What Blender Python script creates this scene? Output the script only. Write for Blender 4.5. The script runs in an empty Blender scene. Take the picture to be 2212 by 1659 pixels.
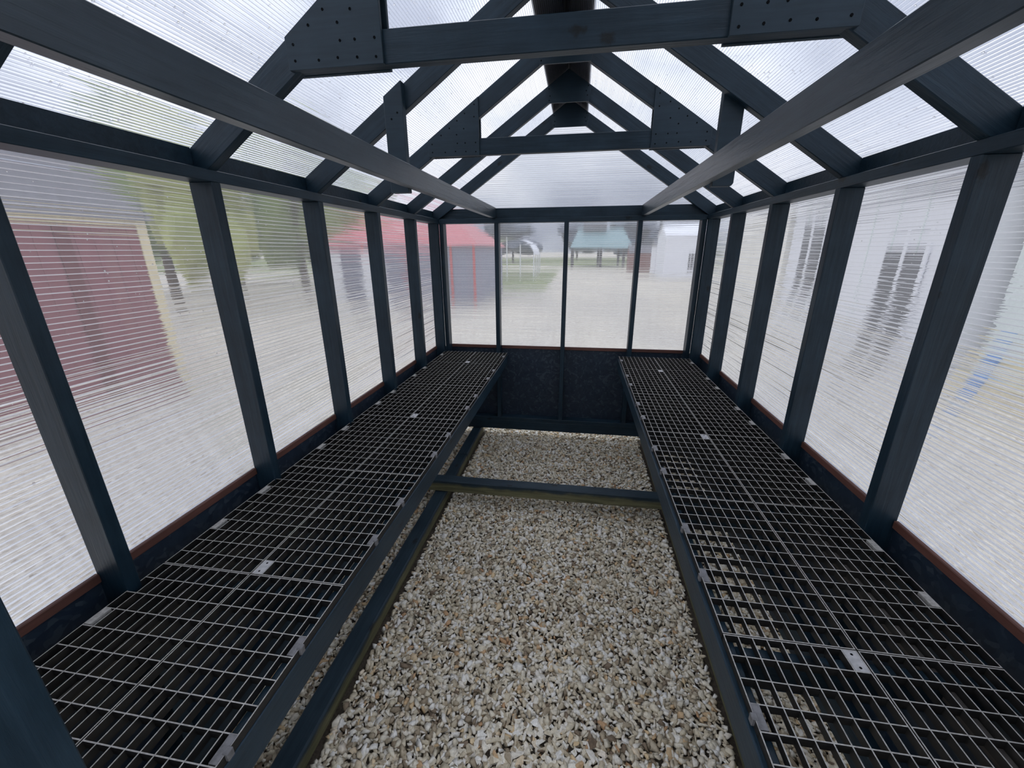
import bpy, bmesh, math, random
import numpy as np
from mathutils import Vector, Matrix

random.seed(7)
rng = np.random.default_rng(11)
S = bpy.context.scene
COL = S.collection
U = 0.0254          # the place is laid out in inches, eye level is z = 0
ZG = -71.5          # gravel level
def V(x, y, z): return Vector((x*U, y*U, (z-ZG)*U))

# ------------------------------------------------------------------ camera
F, YAW, PITCH, ROLL = 877.46, 0.1575, -0.3176, -0.0060
CX, CY = 4.52, -150.62
f_ = Vector((-math.sin(YAW)*math.cos(PITCH), math.cos(YAW)*math.cos(PITCH), math.sin(PITCH)))
r0 = Vector((math.cos(YAW), math.sin(YAW), 0)); u0 = r0.cross(f_)
r_ = math.cos(ROLL)*r0 + math.sin(ROLL)*u0
u_ = -math.sin(ROLL)*r0 + math.cos(ROLL)*u0
cam = bpy.data.cameras.new('camera'); camo = bpy.data.objects.new('camera', cam); COL.objects.link(camo)
cam.sensor_width = 36; cam.lens = F/2212*36; cam.clip_start = 0.02; cam.clip_end = 600
M = Matrix((r_, u_, -f_)).transposed().to_4x4(); M.translation = V(CX, CY, 0)
camo.matrix_world = M
S.camera = camo

# ------------------------------------------------------------------ colour management, world
S.view_settings.view_transform = 'Standard'
try: S.view_settings.look = 'None'
except Exception: pass
S.view_settings.gamma = 1.0
S.view_settings.use_curve_mapping = False
S.view_settings.exposure = 0.70
cy = S.cycles
cy.max_bounces = 14; cy.diffuse_bounces = 5; cy.glossy_bounces = 4; cy.transmission_bounces = 12
cy.transparent_max_bounces = 24; cy.use_denoising = True; cy.sample_clamp_indirect = 6
cy.blur_glossy = 0.5

def nt(m): m.use_nodes = True; t = m.node_tree; t.nodes.clear(); return t
def N(t, k, **kw):
    n = t.nodes.new(k)
    for a, b in kw.items():
        if a in ('ins',):
            for i, v in b.items(): n.inputs[i].default_value = v
        else: setattr(n, a, b)
    return n
def ramp(t, stops):
    n = t.nodes.new('ShaderNodeValToRGB'); e = n.color_ramp.elements
    while len(e) < len(stops): e.new(0.5)
    for i, (p, c) in enumerate(stops): e[i].position = p; e[i].color = (*c, 1)
    return n

w = bpy.data.worlds.new('overcast_sky'); S.world = w; t = nt(w)
o = N(t, 'ShaderNodeOutputWorld'); bg = N(t, 'ShaderNodeBackground')
tc = N(t, 'ShaderNodeTexCoord'); mp = N(t, 'ShaderNodeMapping'); mp.inputs['Scale'].default_value = (1.3, 1.3, 2.6)
nz = N(t, 'ShaderNodeTexNoise', ins={'Scale': 1.7, 'Detail': 5.0, 'Roughness': 0.5})
rp = ramp(t, [(0.38, (0.34, 0.38, 0.48)), (0.48, (0.60, 0.65, 0.75)), (0.60, (0.98, 0.99, 1.02))])
t.links.new(tc.outputs['Generated'], mp.inputs[0]); t.links.new(mp.outputs[0], nz.inputs['Vector'])
t.links.new(nz.outputs['Fac'], rp.inputs[0]); t.links.new(rp.outputs[0], bg.inputs[0])
# standard overcast sky: brighter towards the zenith
sz = N(t, 'ShaderNodeSeparateXYZ'); t.links.new(tc.outputs['Generated'], sz.inputs[0])
mz = N(t, 'ShaderNodeMath', operation='MAXIMUM', ins={1: 0.0}); t.links.new(sz.outputs[2], mz.inputs[0])
ov = N(t, 'ShaderNodeMath', operation='MULTIPLY_ADD', ins={1: 1.10, 2: 0.50}); t.links.new(mz.outputs[0], ov.inputs[0])
t.links.new(ov.outputs[0], bg.inputs[1])
t.links.new(bg.outputs[0], o.inputs[0])

# ------------------------------------------------------------------ materials
def principled(t, rough=0.5, spec=0.5):
    p = N(t, 'ShaderNodeBsdfPrincipled'); p.inputs['Roughness'].default_value = rough
    p.inputs['Specular IOR Level'].default_value = spec
    o = N(t, 'ShaderNodeOutputMaterial'); t.links.new(p.outputs[0], o.inputs[0]); return p

def mat_painted_wood(name, c0, c1, rough=0.42, bump=0.35, knots=True, spec=0.5, treated=False):
    """paint over sawn lumber; local X runs along the grain"""
    m = bpy.data.materials.new(name); t = nt(m); p = principled(t, rough, spec)
    tc = N(t, 'ShaderNodeTexCoord'); oi = N(t, 'ShaderNodeObjectInfo')
    off = N(t, 'ShaderNodeVectorMath', operation='MULTIPLY_ADD')
    rv = N(t, 'ShaderNodeCombineXYZ')
    for i in range(3): t.links.new(oi.outputs['Random'], rv.inputs[i])
    off.inputs[1].default_value = (37, 23, 11)
    t.links.new(rv.outputs[0], off.inputs[0]); t.links.new(tc.outputs['Object'], off.inputs[2])
    mp = N(t, 'ShaderNodeMapping'); mp.inputs['Scale'].default_value = (3.5, 60, 60)
    t.links.new(off.outputs[0], mp.inputs[0])
    g = N(t, 'ShaderNodeTexNoise', ins={'Scale': 1.0, 'Detail': 5.0, 'Roughness': 0.65, 'Distortion': 0.4})
    t.links.new(mp.outputs[0], g.inputs['Vector'])
    g2 = N(t, 'ShaderNodeTexNoise', ins={'Scale': 5.0, 'Detail': 4.0, 'Roughness': 0.6})
    t.links.new(off.outputs[0], g2.inputs['Vector'])
    mixf = N(t, 'ShaderNodeMath', operation='MULTIPLY_ADD', ins={1: 0.5, 2: 0.0}); t.links.new(g.outputs['Fac'], mixf.inputs[0])
    ad = N(t, 'ShaderNodeMath', operation='MULTIPLY_ADD', ins={1: 0.5}); t.links.new(g2.outputs['Fac'], ad.inputs[0]); t.links.new(mixf.outputs[0], ad.inputs[2])
    cr = ramp(t, [(0.36, c0), (0.64, c1)]); t.links.new(ad.outputs[0], cr.inputs[0])
    colout = cr.outputs[0]
    if knots:
        mk = N(t, 'ShaderNodeMapping'); mk.inputs['Scale'].default_value = (3.6, 7, 7); t.links.new(off.outputs[0], mk.inputs[0])
        vo = N(t, 'ShaderNodeTexVoronoi', feature='F1', ins={'Scale': 1.0, 'Randomness': 1.0}); t.links.new(mk.outputs[0], vo.inputs['Vector'])
        ns = N(t, 'ShaderNodeTexNoise', ins={'Scale': 70.0, 'Detail': 3.0}); t.links.new(tc.outputs['Object'], ns.inputs['Vector'])
        sm = N(t, 'ShaderNodeMath', operation='MULTIPLY_ADD', ins={1: 0.16}); t.links.new(ns.outputs['Fac'], sm.inputs[0]); t.links.new(vo.outputs['Distance'], sm.inputs[2])
        kr = ramp(t, [(0.145, (0.22,)*3), (0.20, (1,)*3)]); t.links.new(sm.outputs[0], kr.inputs[0])
        mx = N(t, 'ShaderNodeMix', data_type='RGBA', blend_type='MULTIPLY'); mx.inputs[0].default_value = 1.0
        t.links.new(colout, mx.inputs[6]); t.links.new(kr.outputs[0], mx.inputs[7]); colout = mx.outputs[2]
    if treated:   # bare olive timber low on the sides, ragged overspray edge
        sx = N(t, 'ShaderNodeSeparateXYZ'); t.links.new(tc.outputs['Object'], sx.inputs[0])
        n3 = N(t, 'ShaderNodeTexNoise', ins={'Scale': 9.0, 'Detail': 4.0}); t.links.new(off.outputs[0], n3.inputs['Vector'])
        a = N(t, 'ShaderNodeMath', operation='MULTIPLY_ADD', ins={1: 0.05}); t.links.new(n3.outputs['Fac'], a.inputs[0]); t.links.new(sx.outputs[2], a.inputs[2])
        rr = ramp(t, [(0.0, (0, 0, 0)), (1.0, (1, 1, 1))])
        mr = N(t, 'ShaderNodeMapRange', ins={1: 0.030, 2: 0.052}); t.links.new(a.outputs[0], mr.inputs[0])
        ol = ramp(t, [(0.35, (0.075, 0.075, 0.04)), (0.65, (0.20, 0.19, 0.105))]); t.links.new(g.outputs['Fac'], ol.inputs[0])
        mx = N(t, 'ShaderNodeMix', data_type='RGBA'); t.links.new(mr.outputs[0], mx.inputs[0])
        t.links.new(ol.outputs[0], mx.inputs[6]); t.links.new(colout, mx.inputs[7]); colout = mx.outputs[2]
    t.links.new(colout, p.inputs['Base Color'])
    b = N(t, 'ShaderNodeBump', ins={'Strength': bump, 'Distance': 0.0022}); t.links.new(g.outputs['Fac'], b.inputs['Height']); t.links.new(b.outputs[0], p.inputs['Normal'])
    return m

def mat_simple(name, c0, c1=None, rough=0.6, scale=30, bump=0.0, spec=0.4, stretch=(1, 1, 1), metallic=0):
    m = bpy.data.materials.new(name); t = nt(m); p = principled(t, rough, spec); p.inputs['Metallic'].default_value = metallic
    c1 = c1 or tuple(min(1, c*1.25) for c in c0)
    tc = N(t, 'ShaderNodeTexCoord'); mp = N(t, 'ShaderNodeMapping'); mp.inputs['Scale'].default_value = stretch
    n = N(t, 'ShaderNodeTexNoise', ins={'Scale': scale, 'Detail': 4.0}); t.links.new(tc.outputs['Object'], mp.inputs[0]); t.links.new(mp.outputs[0], n.inputs['Vector'])
    r = ramp(t, [(0.35, c0), (0.65, c1)]); t.links.new(n.outputs['Fac'], r.inputs[0]); t.links.new(r.outputs[0], p.inputs['Base Color'])
    if bump:
        b = N(t, 'ShaderNodeBump', ins={'Strength': bump, 'Distance': 0.003}); t.links.new(n.outputs['Fac'], b.inputs['Height']); t.links.new(b.outputs[0], p.inputs['Normal'])
    return m

PAINT = mat_painted_wood('slate_blue_paint', (0.004, 0.016, 0.028), (0.016, 0.038, 0.060), bump=0.7, spec=0.34)
PLY = mat_painted_wood('slate_blue_plywood', (0.013, 0.029, 0.044), (0.022, 0.043, 0.063), rough=0.5, spec=0.34, bump=0.15, knots=False)
TREATED = mat_painted_wood('painted_treated_timber', (0.008, 0.021, 0.034), (0.024, 0.045, 0.064), rough=0.55, spec=0.34, bump=0.4, treated=True)
WEATHERED = mat_painted_wood('weathered_rail_wood', (0.05, 0.045, 0.042), (0.14, 0.13, 0.12), rough=0.8, knots=False)
BEAM = mat_painted_wood('loft_beam_paint', (0.006, 0.018, 0.030), (0.024, 0.044, 0.063), rough=0.36, bump=0.8, spec=0.6)
BROWN = mat_painted_wood('brown_trim', (0.08, 0.034, 0.026), (0.15, 0.060, 0.044), rough=0.6, knots=False)
def mat_osb():
    m = bpy.data.materials.new('painted_strand_board'); t = nt(m); p = principled(t, 0.5, 0.4)
    tc = N(t, 'ShaderNodeTexCoord'); n0 = N(t, 'ShaderNodeTexNoise', ins={'Scale': 9.0, 'Detail': 3.0})
    t.links.new(tc.outputs['Object'], n0.inputs['Vector'])
    ma = N(t, 'ShaderNodeVectorMath', operation='MULTIPLY_ADD'); ma.inputs[1].default_value = (0.12,)*3
    t.links.new(n0.outputs['Color'], ma.inputs[0]); t.links.new(tc.outputs['Object'], ma.inputs[2])
    v = N(t, 'ShaderNodeTexVoronoi', feature='F1', ins={'Scale': 48.0}); t.links.new(ma.outputs[0], v.inputs['Vector'])
    r = ramp(t, [(0.0, (0.008, 0.018, 0.036)), (0.75, (0.015, 0.028, 0.048)), (0.95, (0.034, 0.050, 0.070))])
    sx = N(t, 'ShaderNodeSeparateXYZ'); t.links.new(v.outputs['Color'], sx.inputs[0])
    t.links.new(sx.outputs[0], r.inputs[0]); t.links.new(r.outputs[0], p.inputs['Base Color'])
    b = N(t, 'ShaderNodeBump', ins={'Strength': 0.5, 'Distance': 0.002}); t.links.new(sx.outputs[1], b.inputs['Height']); t.links.new(b.outputs[0], p.inputs['Normal'])
    return m
OSB = mat_osb()
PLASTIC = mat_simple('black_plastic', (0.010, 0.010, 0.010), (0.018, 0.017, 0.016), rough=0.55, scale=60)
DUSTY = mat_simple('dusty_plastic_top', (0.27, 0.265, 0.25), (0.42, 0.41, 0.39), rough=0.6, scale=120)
PLATE = mat_simple('grey_plastic_plate', (0.34, 0.34, 0.35), (0.46, 0.46, 0.47), rough=0.5, scale=80)
LATCH = mat_simple('latch_plastic', (0.10, 0.10, 0.105), (0.17, 0.17, 0.18), rough=0.45, scale=80)
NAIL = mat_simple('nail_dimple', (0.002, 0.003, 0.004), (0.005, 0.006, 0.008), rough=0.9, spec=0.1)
STEEL = mat_simple('zinc_screw', (0.45, 0.45, 0.46), rough=0.4, metallic=1)

def mat_skin(name, strength, freq):
    m = bpy.data.materials.new(name); t = nt(m)
    o = N(t, 'ShaderNodeOutputMaterial'); tc = N(t, 'ShaderNodeTexCoord')
    mp = N(t, 'ShaderNodeMapping'); mp.inputs['Scale'].default_value = (0.6, 0.0, freq)
    n = N(t, 'ShaderNodeTexNoise', ins={'Scale': 1.0, 'Detail': 1.0, 'Roughness': 0.5})
    t.links.new(tc.outputs['Object'], mp.inputs[0]); t.links.new(mp.outputs[0], n.inputs['Vector'])
    b = N(t, 'ShaderNodeBump', ins={'Strength': strength, 'Distance': 0.012}); t.links.new(n.outputs['Fac'], b.inputs['Height'])
    rf = N(t, 'ShaderNodeBsdfRefraction', ins={'IOR': 1.08, 'Roughness': 0.0}); rf.inputs[0].default_value = (0.975, 0.975, 0.985, 1)
    t.links.new(b.outputs[0], rf.inputs['Normal'])
    tr = N(t, 'ShaderNodeBsdfTransparent'); tr.inputs[0].default_value = (0.975, 0.975, 0.985, 1)
    tl = N(t, 'ShaderNodeBsdfTranslucent'); tl.inputs[0].default_value = (0.97, 0.97, 0.98, 1)
    mx = N(t, 'ShaderNodeMixShader'); mx.inputs[0].default_value = 0.96
    t.links.new(tr.outputs[0], mx.inputs[1]); t.links.new(rf.outputs[0], mx.inputs[2])
    m2 = N(t, 'ShaderNodeMixShader'); m2.inputs[0].default_value = 0.10
    t.links.new(mx.outputs[0], m2.inputs[1]); t.links.new(tl.outputs[0], m2.inputs[2])
    t.links.new(m2.outputs[0], o.inputs[0]); return m
SKIN = mat_skin('polycarbonate_skin', 0.8, 95.0)
SKIN_ROOF = mat_skin('polycarbonate_roof_skin', 0.25, 95.0)
def mat_web():
    m = bpy.data.materials.new('polycarbonate_rib'); t = nt(m)
    o = N(t, 'ShaderNodeOutputMaterial')
    gl = N(t, 'ShaderNodeBsdfAnisotropic', ins={'Roughness': 0.16}); gl.inputs[0].default_value = (0.95, 0.95, 0.97, 1)
    tl = N(t, 'ShaderNodeBsdfTranslucent'); tl.inputs[0].default_value = (0.92, 0.92, 0.94, 1)
    tr = N(t, 'ShaderNodeBsdfTransparent'); tr.inputs[0].default_value = (0.9, 0.9, 0.92, 1)
    a = N(t, 'ShaderNodeMixShader'); a.inputs[0].default_value = 0.22
    t.links.new(gl.outputs[0], a.inputs[1]); t.links.new(tl.outputs[0], a.inputs[2])
    b = N(t, 'ShaderNodeMixShader'); b.inputs[0].default_value = 0.20
    t.links.new(a.outputs[0], b.inputs[1]); t.links.new(tr.outputs[0], b.inputs[2]); t.links.new(b.outputs[0], o.inputs[0])
    return m
WEB = mat_web()
def mat_foot(name, c):
    m = bpy.data.materials.new(name); t = nt(m); o = N(t, 'ShaderNodeOutputMaterial')
    tl = N(t, 'ShaderNodeBsdfTranslucent'); tl.inputs[0].default_value = (*c, 1)
    tr = N(t, 'ShaderNodeBsdfTransparent')
    b = N(t, 'ShaderNodeMixShader'); b.inputs[0].default_value = 0.25
    t.links.new(tl.outputs[0], b.inputs[1]); t.links.new(tr.outputs[0], b.inputs[2]); t.links.new(b.outputs[0], o.inputs[0]); return m
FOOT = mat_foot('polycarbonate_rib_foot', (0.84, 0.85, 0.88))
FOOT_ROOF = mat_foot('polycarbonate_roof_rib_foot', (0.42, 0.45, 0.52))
def mat_drop():
    m = bpy.data.materials.new('water_drop'); t = nt(m); o = N(t, 'ShaderNodeOutputMaterial')
    g = N(t, 'ShaderNodeBsdfGlass', ins={'IOR': 1.33, 'Roughness': 0.0}); t.links.new(g.outputs[0], o.inputs[0]); return m
DROP = mat_drop()

def mat_stone():
    m = bpy.data.materials.new('limestone_chip'); t = nt(m); p = principled(t, 0.8, 0.3)
    at = N(t, 'ShaderNodeAttribute', attribute_name='tone'); oi = N(t, 'ShaderNodeObjectInfo')
    ad = N(t, 'ShaderNodeMath', operation='ADD'); t.links.new(at.outputs['Fac'], ad.inputs[0]); t.links.new(oi.outputs['Random'], ad.inputs[1])
    fr = N(t, 'ShaderNodeMath', operation='FRACT'); t.links.new(ad.outputs[0], fr.inputs[0])
    r = ramp(t, [(0.0, (0.22, 0.16, 0.11)), (0.12, (0.50, 0.42, 0.30)), (0.35, (0.74, 0.66, 0.50)), (0.6, (0.85, 0.79, 0.66)),
                 (0.88, (0.93, 0.91, 0.86)), (0.955, (0.78, 0.60, 0.36)), (1.0, (0.55, 0.33, 0.18))])
    t.links.new(fr.outputs[0], r.inputs[0])
    tc = N(t, 'ShaderNodeTexCoord'); n = N(t, 'ShaderNodeTexNoise', ins={'Scale': 110.0, 'Detail': 5.0}); t.links.new(tc.outputs['Object'], n.inputs['Vector'])
    r2 = ramp(t, [(0.3, (0.78,)*3), (0.7, (1.1,)*3)]); t.links.new(n.outputs['Fac'], r2.inputs[0])
    mx = N(t, 'ShaderNodeMix', data_type='RGBA', blend_type='MULTIPLY'); mx.inputs[0].default_value = 1
    t.links.new(r.outputs[0], mx.inputs[6]); t.links.new(r2.outputs[0], mx.inputs[7]); t.links.new(mx.outputs[2], p.inputs['Base Color'])
    b = N(t, 'ShaderNodeBump', ins={'Strength': 0.4, 'Distance': 0.002}); t.links.new(n.outputs['Fac'], b.inputs['Height']); t.links.new(b.outputs[0], p.inputs['Normal'])
    return m
STONE = mat_stone()
def mat_gravel_far():
    m = bpy.data.materials.new('gravel_ground'); t = nt(m); p = principled(t, 0.9, 0.2)
    tc = N(t, 'ShaderNodeTexCoord'); v = N(t, 'ShaderNodeTexVoronoi', ins={'Scale': 28.0}); t.links.new(tc.outputs['Object'], v.inputs['Vector'])
    sx = N(t, 'ShaderNodeSeparateXYZ'); t.links.new(v.outputs['Color'], sx.inputs[0])
    r = ramp(t, [(0.0, (0.26, 0.22, 0.17)), (0.4, (0.50, 0.46, 0.39)), (1.0, (0.74, 0.71, 0.64))]); t.links.new(sx.outputs[0], r.inputs[0])
    n = N(t, 'ShaderNodeTexNoise', ins={'Scale': 0.35, 'Detail': 4.0}); t.links.new(tc.outputs['Object'], n.inputs['Vector'])
    r2 = ramp(t, [(0.40, (0.80, 0.80, 0.82)), (0.60, (1.06, 1.04, 1.0))]); t.links.new(n.outputs['Fac'], r2.inputs[0])
    mx = N(t, 'ShaderNodeMix', data_type='RGBA', blend_type='MULTIPLY'); mx.inputs[0].default_value = 1
    t.links.new(r.outputs[0], mx.inputs[6]); t.links.new(r2.outputs[0], mx.inputs[7]); t.links.new(mx.outputs[2], p.inputs['Base Color'])
    return m
GRAVEL = mat_gravel_far()

# ------------------------------------------------------------------ helpers
WM = {}     # world matrix of every object built so far
def link(name, me, mat=None, parent=None, matrix=None):
    ob = bpy.data.objects.new(name, me); COL.objects.link(ob)
    WM[ob.name] = (WM[parent.name] if parent else Matrix.Identity(4)) @ (matrix if matrix is not None else Matrix.Identity(4))
    if mat is not None and me is not None and len(me.materials) == 0:
        for mm in (mat if isinstance(mat, (list, tuple)) else [mat]): me.materials.append(mm)
    if parent: ob.parent = parent
    if matrix is not None: ob.matrix_local = matrix
    return ob
def props(o, label=None, cat=None, group=None, kind=None):
    if label: o['label'] = label
    if cat: o['category'] = cat
    if group: o['group'] = group
    if kind: o['kind'] = kind
    return o
def empty(name, label=None, cat=None, group=None, kind=None, loc=(0, 0, ZG)):
    e = bpy.data.objects.new(name, None); COL.objects.link(e); e.location = V(*loc); WM[e.name] = Matrix.Translation(V(*loc)); e.empty_display_size = 0.1
    return props(e, label, cat, group, kind)
def me_from(verts, faces, name='mesh', midx=None, smooth=False):
    me = bpy.data.meshes.new(name); me.from_pydata([tuple(v) for v in verts], [], faces)
    if midx is not None: me.polygons.foreach_set('material_index', midx)
    if smooth: me.polygons.foreach_set('use_smooth', [True]*len(me.polygons))
    me.update(); return me
def bevelled(me, off):
    bm = bmesh.new(); bm.from_mesh(me)
    bmesh.ops.recalc_face_normals(bm, faces=bm.faces[:])
    if off: bmesh.ops.bevel(bm, geom=bm.edges[:], offset=off*U, segments=1, profile=0.5, affect='EDGES')
    bm.to_mesh(me); bm.free(); return me
_box = {}
def box_mesh(l, w_, h, bev=0.1):
    """box centred on its origin, sizes in inches"""
    k = (round(l, 3), round(w_, 3), round(h, 3), bev)
    if k not in _box:
        a, b, c = l/2*U, w_/2*U, h/2*U
        vs = [(x, y, z) for x in (-a, a) for y in (-b, b) for z in (-c, c)]
        fs = [(0, 1, 3, 2), (4, 6, 7, 5), (0, 4, 5, 1), (2, 3, 7, 6), (0, 2, 6, 4), (1, 5, 7, 3)]
        _box[k] = bevelled(me_from(vs, fs, 'box'), bev)
    return _box[k]
def world_of(o): return WM[o.name]
def put(name, me, mat, wm, parent=None, **kw):
    ml = (world_of(parent).inverted() @ wm) if parent else wm
    o = link(name, me, mat, parent, ml)
    return props(o, **kw) if kw else o
def frame(c, ax, ay):
    """matrix: origin c (inches), X = ax, Y = ay"""
    X = Vector(ax).normalized(); Y = Vector(ay); Y = (Y - Y.dot(X)*X).normalized(); Z = X.cross(Y)
    m = Matrix((X, Y, Z)).transposed().to_4x4(); m.translation = V(*c); return m
_lum = {}
def lumber(name, p0, p1, w_, h, ay, parent, mat=None, bev=0.1, **kw):
    """straight member from p0 to p1; w_ along ay, h along the third axis"""
    p0, p1 = Vector(p0), Vector(p1); d = p1-p0
    mat = mat or PAINT
    k = (round(d.length, 3), w_, h, bev, mat.name)
    if k not in _lum:
        me = box_mesh(d.length, w_, h, bev).copy(); me.materials.append(mat); _lum[k] = me
    return put(name, _lum[k], mat, frame((p0+p1)/2, d, ay), parent, **kw)
def block(name, x0, x1, y0, y1, z0, z1, parent, mat=None, along='x', bev=0.08, **kw):
    """axis-aligned member given by its limits"""
    c = ((x0+x1)/2, (y0+y1)/2, (z0+z1)/2)
    if along == 'x': return lumber(name, (x0, c[1], c[2]), (x1, c[1], c[2]), y1-y0, z1-z0, (0, 1, 0), parent, mat, bev, **kw)
    if along == 'y': return lumber(name, (c[0], y0, c[2]), (c[0], y1, c[2]), x1-x0, z1-z0, (-1, 0, 0), parent, mat, bev, **kw)
    return lumber(name, (c[0], c[1], z0), (c[0], c[1], z1), x1-x0, y1-y0, (1, 0, 0), parent, mat, bev, **kw)
def prism(name, poly, a0, a1, plane, parent, mat, bev=0.08, ang=0.0, **kw):
    """polygon in the x-z ('xz', extruded along y) or y-z ('yz', along x) plane; ang turns local X along the grain"""
    cx = sum(p[0] for p in poly)/len(poly); cz = sum(p[1] for p in poly)/len(poly)
    ca, sa = math.cos(-ang), math.sin(-ang)
    loc = [((p[0]-cx)*ca-(p[1]-cz)*sa, (p[0]-cx)*sa+(p[1]-cz)*ca) for p in poly]
    h = (a1-a0)/2; n = len(poly)
    vs = [(x*U, -h*U, z*U) for x, z in loc]+[(x*U, h*U, z*U) for x, z in loc]
    fs = [tuple(range(n)), tuple(range(2*n-1, n-1, -1))]+[(i, i+n, (i+1) % n+n, (i+1) % n) for i in range(n)]
    me = bevelled(me_from(vs, fs, name), bev)
    if plane == 'xz': X, Y, c = Vector((math.cos(ang), 0, math.sin(ang))), Vector((0, 1, 0)), (cx, (a0+a1)/2, cz)
    else: X, Y, c = Vector((0, math.cos(ang), math.sin(ang))), Vector((-1, 0, 0)), ((a0+a1)/2, cx, cz)
    return put(name, me, mat, frame(c, X, Y), parent, **kw)

class MB:
    """collects boxes and tubes into one mesh"""
    def __init__(s): s.v = []; s.f = []; s.m = []
    def box(s, x0, x1, y0, y1, z0, z1, m=0, top=None):
        b = len(s.v); s.v += [V(x, y, z) for x in (x0, x1) for y in (y0, y1) for z in (z0, z1)]
        F_ = [(0, 1, 3, 2), (4, 6, 7, 5), (0, 4, 5, 1), (2, 3, 7, 6), (0, 2, 6, 4), (1, 5, 7, 3)]
        for i, f in enumerate(F_): s.f.append(tuple(b+q for q in f)); s.m.append(top if (i == 5 and top is not None) else m)
    def quad(s, a, b, c, d, m=0):
        k = len(s.v); s.v += [V(*a), V(*b), V(*c), V(*d)]; s.f.append((k, k+1, k+2, k+3)); s.m.append(m)
    def poly(s, pts, m=0):
        k = len(s.v); s.v += [V(*p) for p in pts]; s.f.append(tuple(range(k, k+len(pts)))); s.m.append(m)
    def tube(s, p0, p1, r0, r1, n=10, m=0):
        p0, p1 = Vector(p0), Vector(p1); d = (p1-p0).normalized(); a = d.orthogonal().normalized(); b_ = d.cross(a); k = len(s.v)
        for p, r in ((p0, r0), (p1, r1)):
            for i in range(n):
                t_ = 2*math.pi*i/n; q = p+a*(r*math.cos(t_))+b_*(r*math.sin(t_)); s.v.append(V(*q))
        for i in range(n): s.f.append((k+i, k+(i+1) % n, k+n+(i+1) % n, k+n+i)); s.m.append(m)
        s.f.append(tuple(k+i for i in range(n-1, -1, -1))); s.m.append(m); s.f.append(tuple(k+n+i for i in range(n))); s.m.append(m)
    def build(s, name, mats, parent=None, **kw):
        vs = s.v
        c = sum(vs, Vector())/len(vs); c = Vector((c.x, c.y, min(v.z for v in vs)))
        me = me_from([v-c for v in vs], s.f, name, s.m)
        return put(name, me, mats, Matrix.Translation(c), parent, **kw)

# ------------------------------------------------------------------ frame dimensions (inches)
ZT = 9.0        # underside of the top plate
ZB = -62.95     # top of the bottom plate
ZS = -34.5      # bottom of the panes
XI, XO = 44.5, 48.0
SP, Y1 = 23.85, 25.2
def sy(k): return -(Y1+(k-1)*SP) if k else -1.75
YF0, YF1 = -145.2, -141.7     # front wall, outer and inner face
SL = 2/3
def ztop(x): return 14.5+(44.5-abs(x))*SL
def zbot(x): return 10.5+(44.5-abs(x))*SL
ANG = math.atan(SL)

# ------------------------------------------------------------------ twin wall sheets: two skins with real ribs between them
PITCH_R = 0.6
def sheet(name, parent, origin, along, up, out, length, height, clip=None, thick=0.42, pitch=0.6, skin=None, foot=0.045):
    """local X along the ribs, Z across them, Y outwards. clip(z) -> (x0, x1) for shaped sheets"""
    X = Vector(along); Z = Vector(up); Y = Vector(out)
    m = Matrix((X, Y, Z)).transposed().to_4x4(); m.translation = V(*origin)
    n = int(height/pitch); vs, fs, mi = [], [], []
    def q(a, b, c, d, k):
        j = len(vs); vs.extend([tuple(v*U for v in p) for p in (a, b, c, d)]); fs.append((j, j+1, j+2, j+3)); mi.append(k)
    lim = clip or (lambda z: (0, length))
    if clip is None:
        q((0, 0, 0), (length, 0, 0), (length, 0, height), (0, 0, height), 0)
        q((0, thick, 0), (0, thick, height), (length, thick, height), (length, thick, 0), 0)
    else:
        a0, a1 = lim(0); b0, b1 = lim(height)
        q((a0, 0, 0), (a1, 0, 0), (b1, 0, height), (b0, 0, height), 0)
        q((a0, thick, 0), (b0, thick, height), (b1, thick, height), (a1, thick, 0), 0)
    for i in range(n+1):
        z = min(i*pitch, height); a, b = lim(z)
        if b-a > 0.1 and 0 < i < n:   # the moulded foot where a rib meets the outer skin
            a2, b2 = lim(z+0.04); q((a2, thick-0.008, z-foot), (a2, thick-0.008, z+foot), (b2, thick-0.008, z+foot), (b2, thick-0.008, z-foot), 2)
        if b-a > 0.1: q((a, 0.01, z), (a, thick-0.01, z), (b, thick-0.01, z), (b, 0.01, z), 1)
    me = me_from(vs, fs, name, mi)
    # skins must face away from the cavity for the slab to refract as one body
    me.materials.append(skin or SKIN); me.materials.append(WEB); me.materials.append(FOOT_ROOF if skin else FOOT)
    return put(name, me, None, m, parent)

# ================================================================== SETTING
floor = empty('floor', kind='structure')
wall = {}
for nme in ('left', 'right', 'back', 'front'): wall[nme] = empty('wall_'+nme, kind='structure')
ceil = empty('ceiling', kind='structure')

# ground plane outside and under the stones
mb = MB(); mb.box(-9000, 9000, -3000, 12000, ZG-4, ZG-0.9); mb.build('ground', GRAVEL, kind='structure')
mb = MB()
for x0, x1, y0, y1 in ((-330, -60, 640, 1400), (-5000, -420, 1250, 4000), (-420, 700, 1900, 4000), (700, 5000, 1200, 4000)):
    mb.box(x0, x1, y0, y1, ZG-0.92, ZG-0.8)
GRASS = mat_simple('short_grass', (0.10, 0.14, 0.05), (0.26, 0.28, 0.12), rough=0.9, scale=2.0)
mb.build('lawn', GRASS, label='mown green lawn strips beyond the gravel yard, seen blurred through the panes', cat='grass', kind='stuff')

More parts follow.
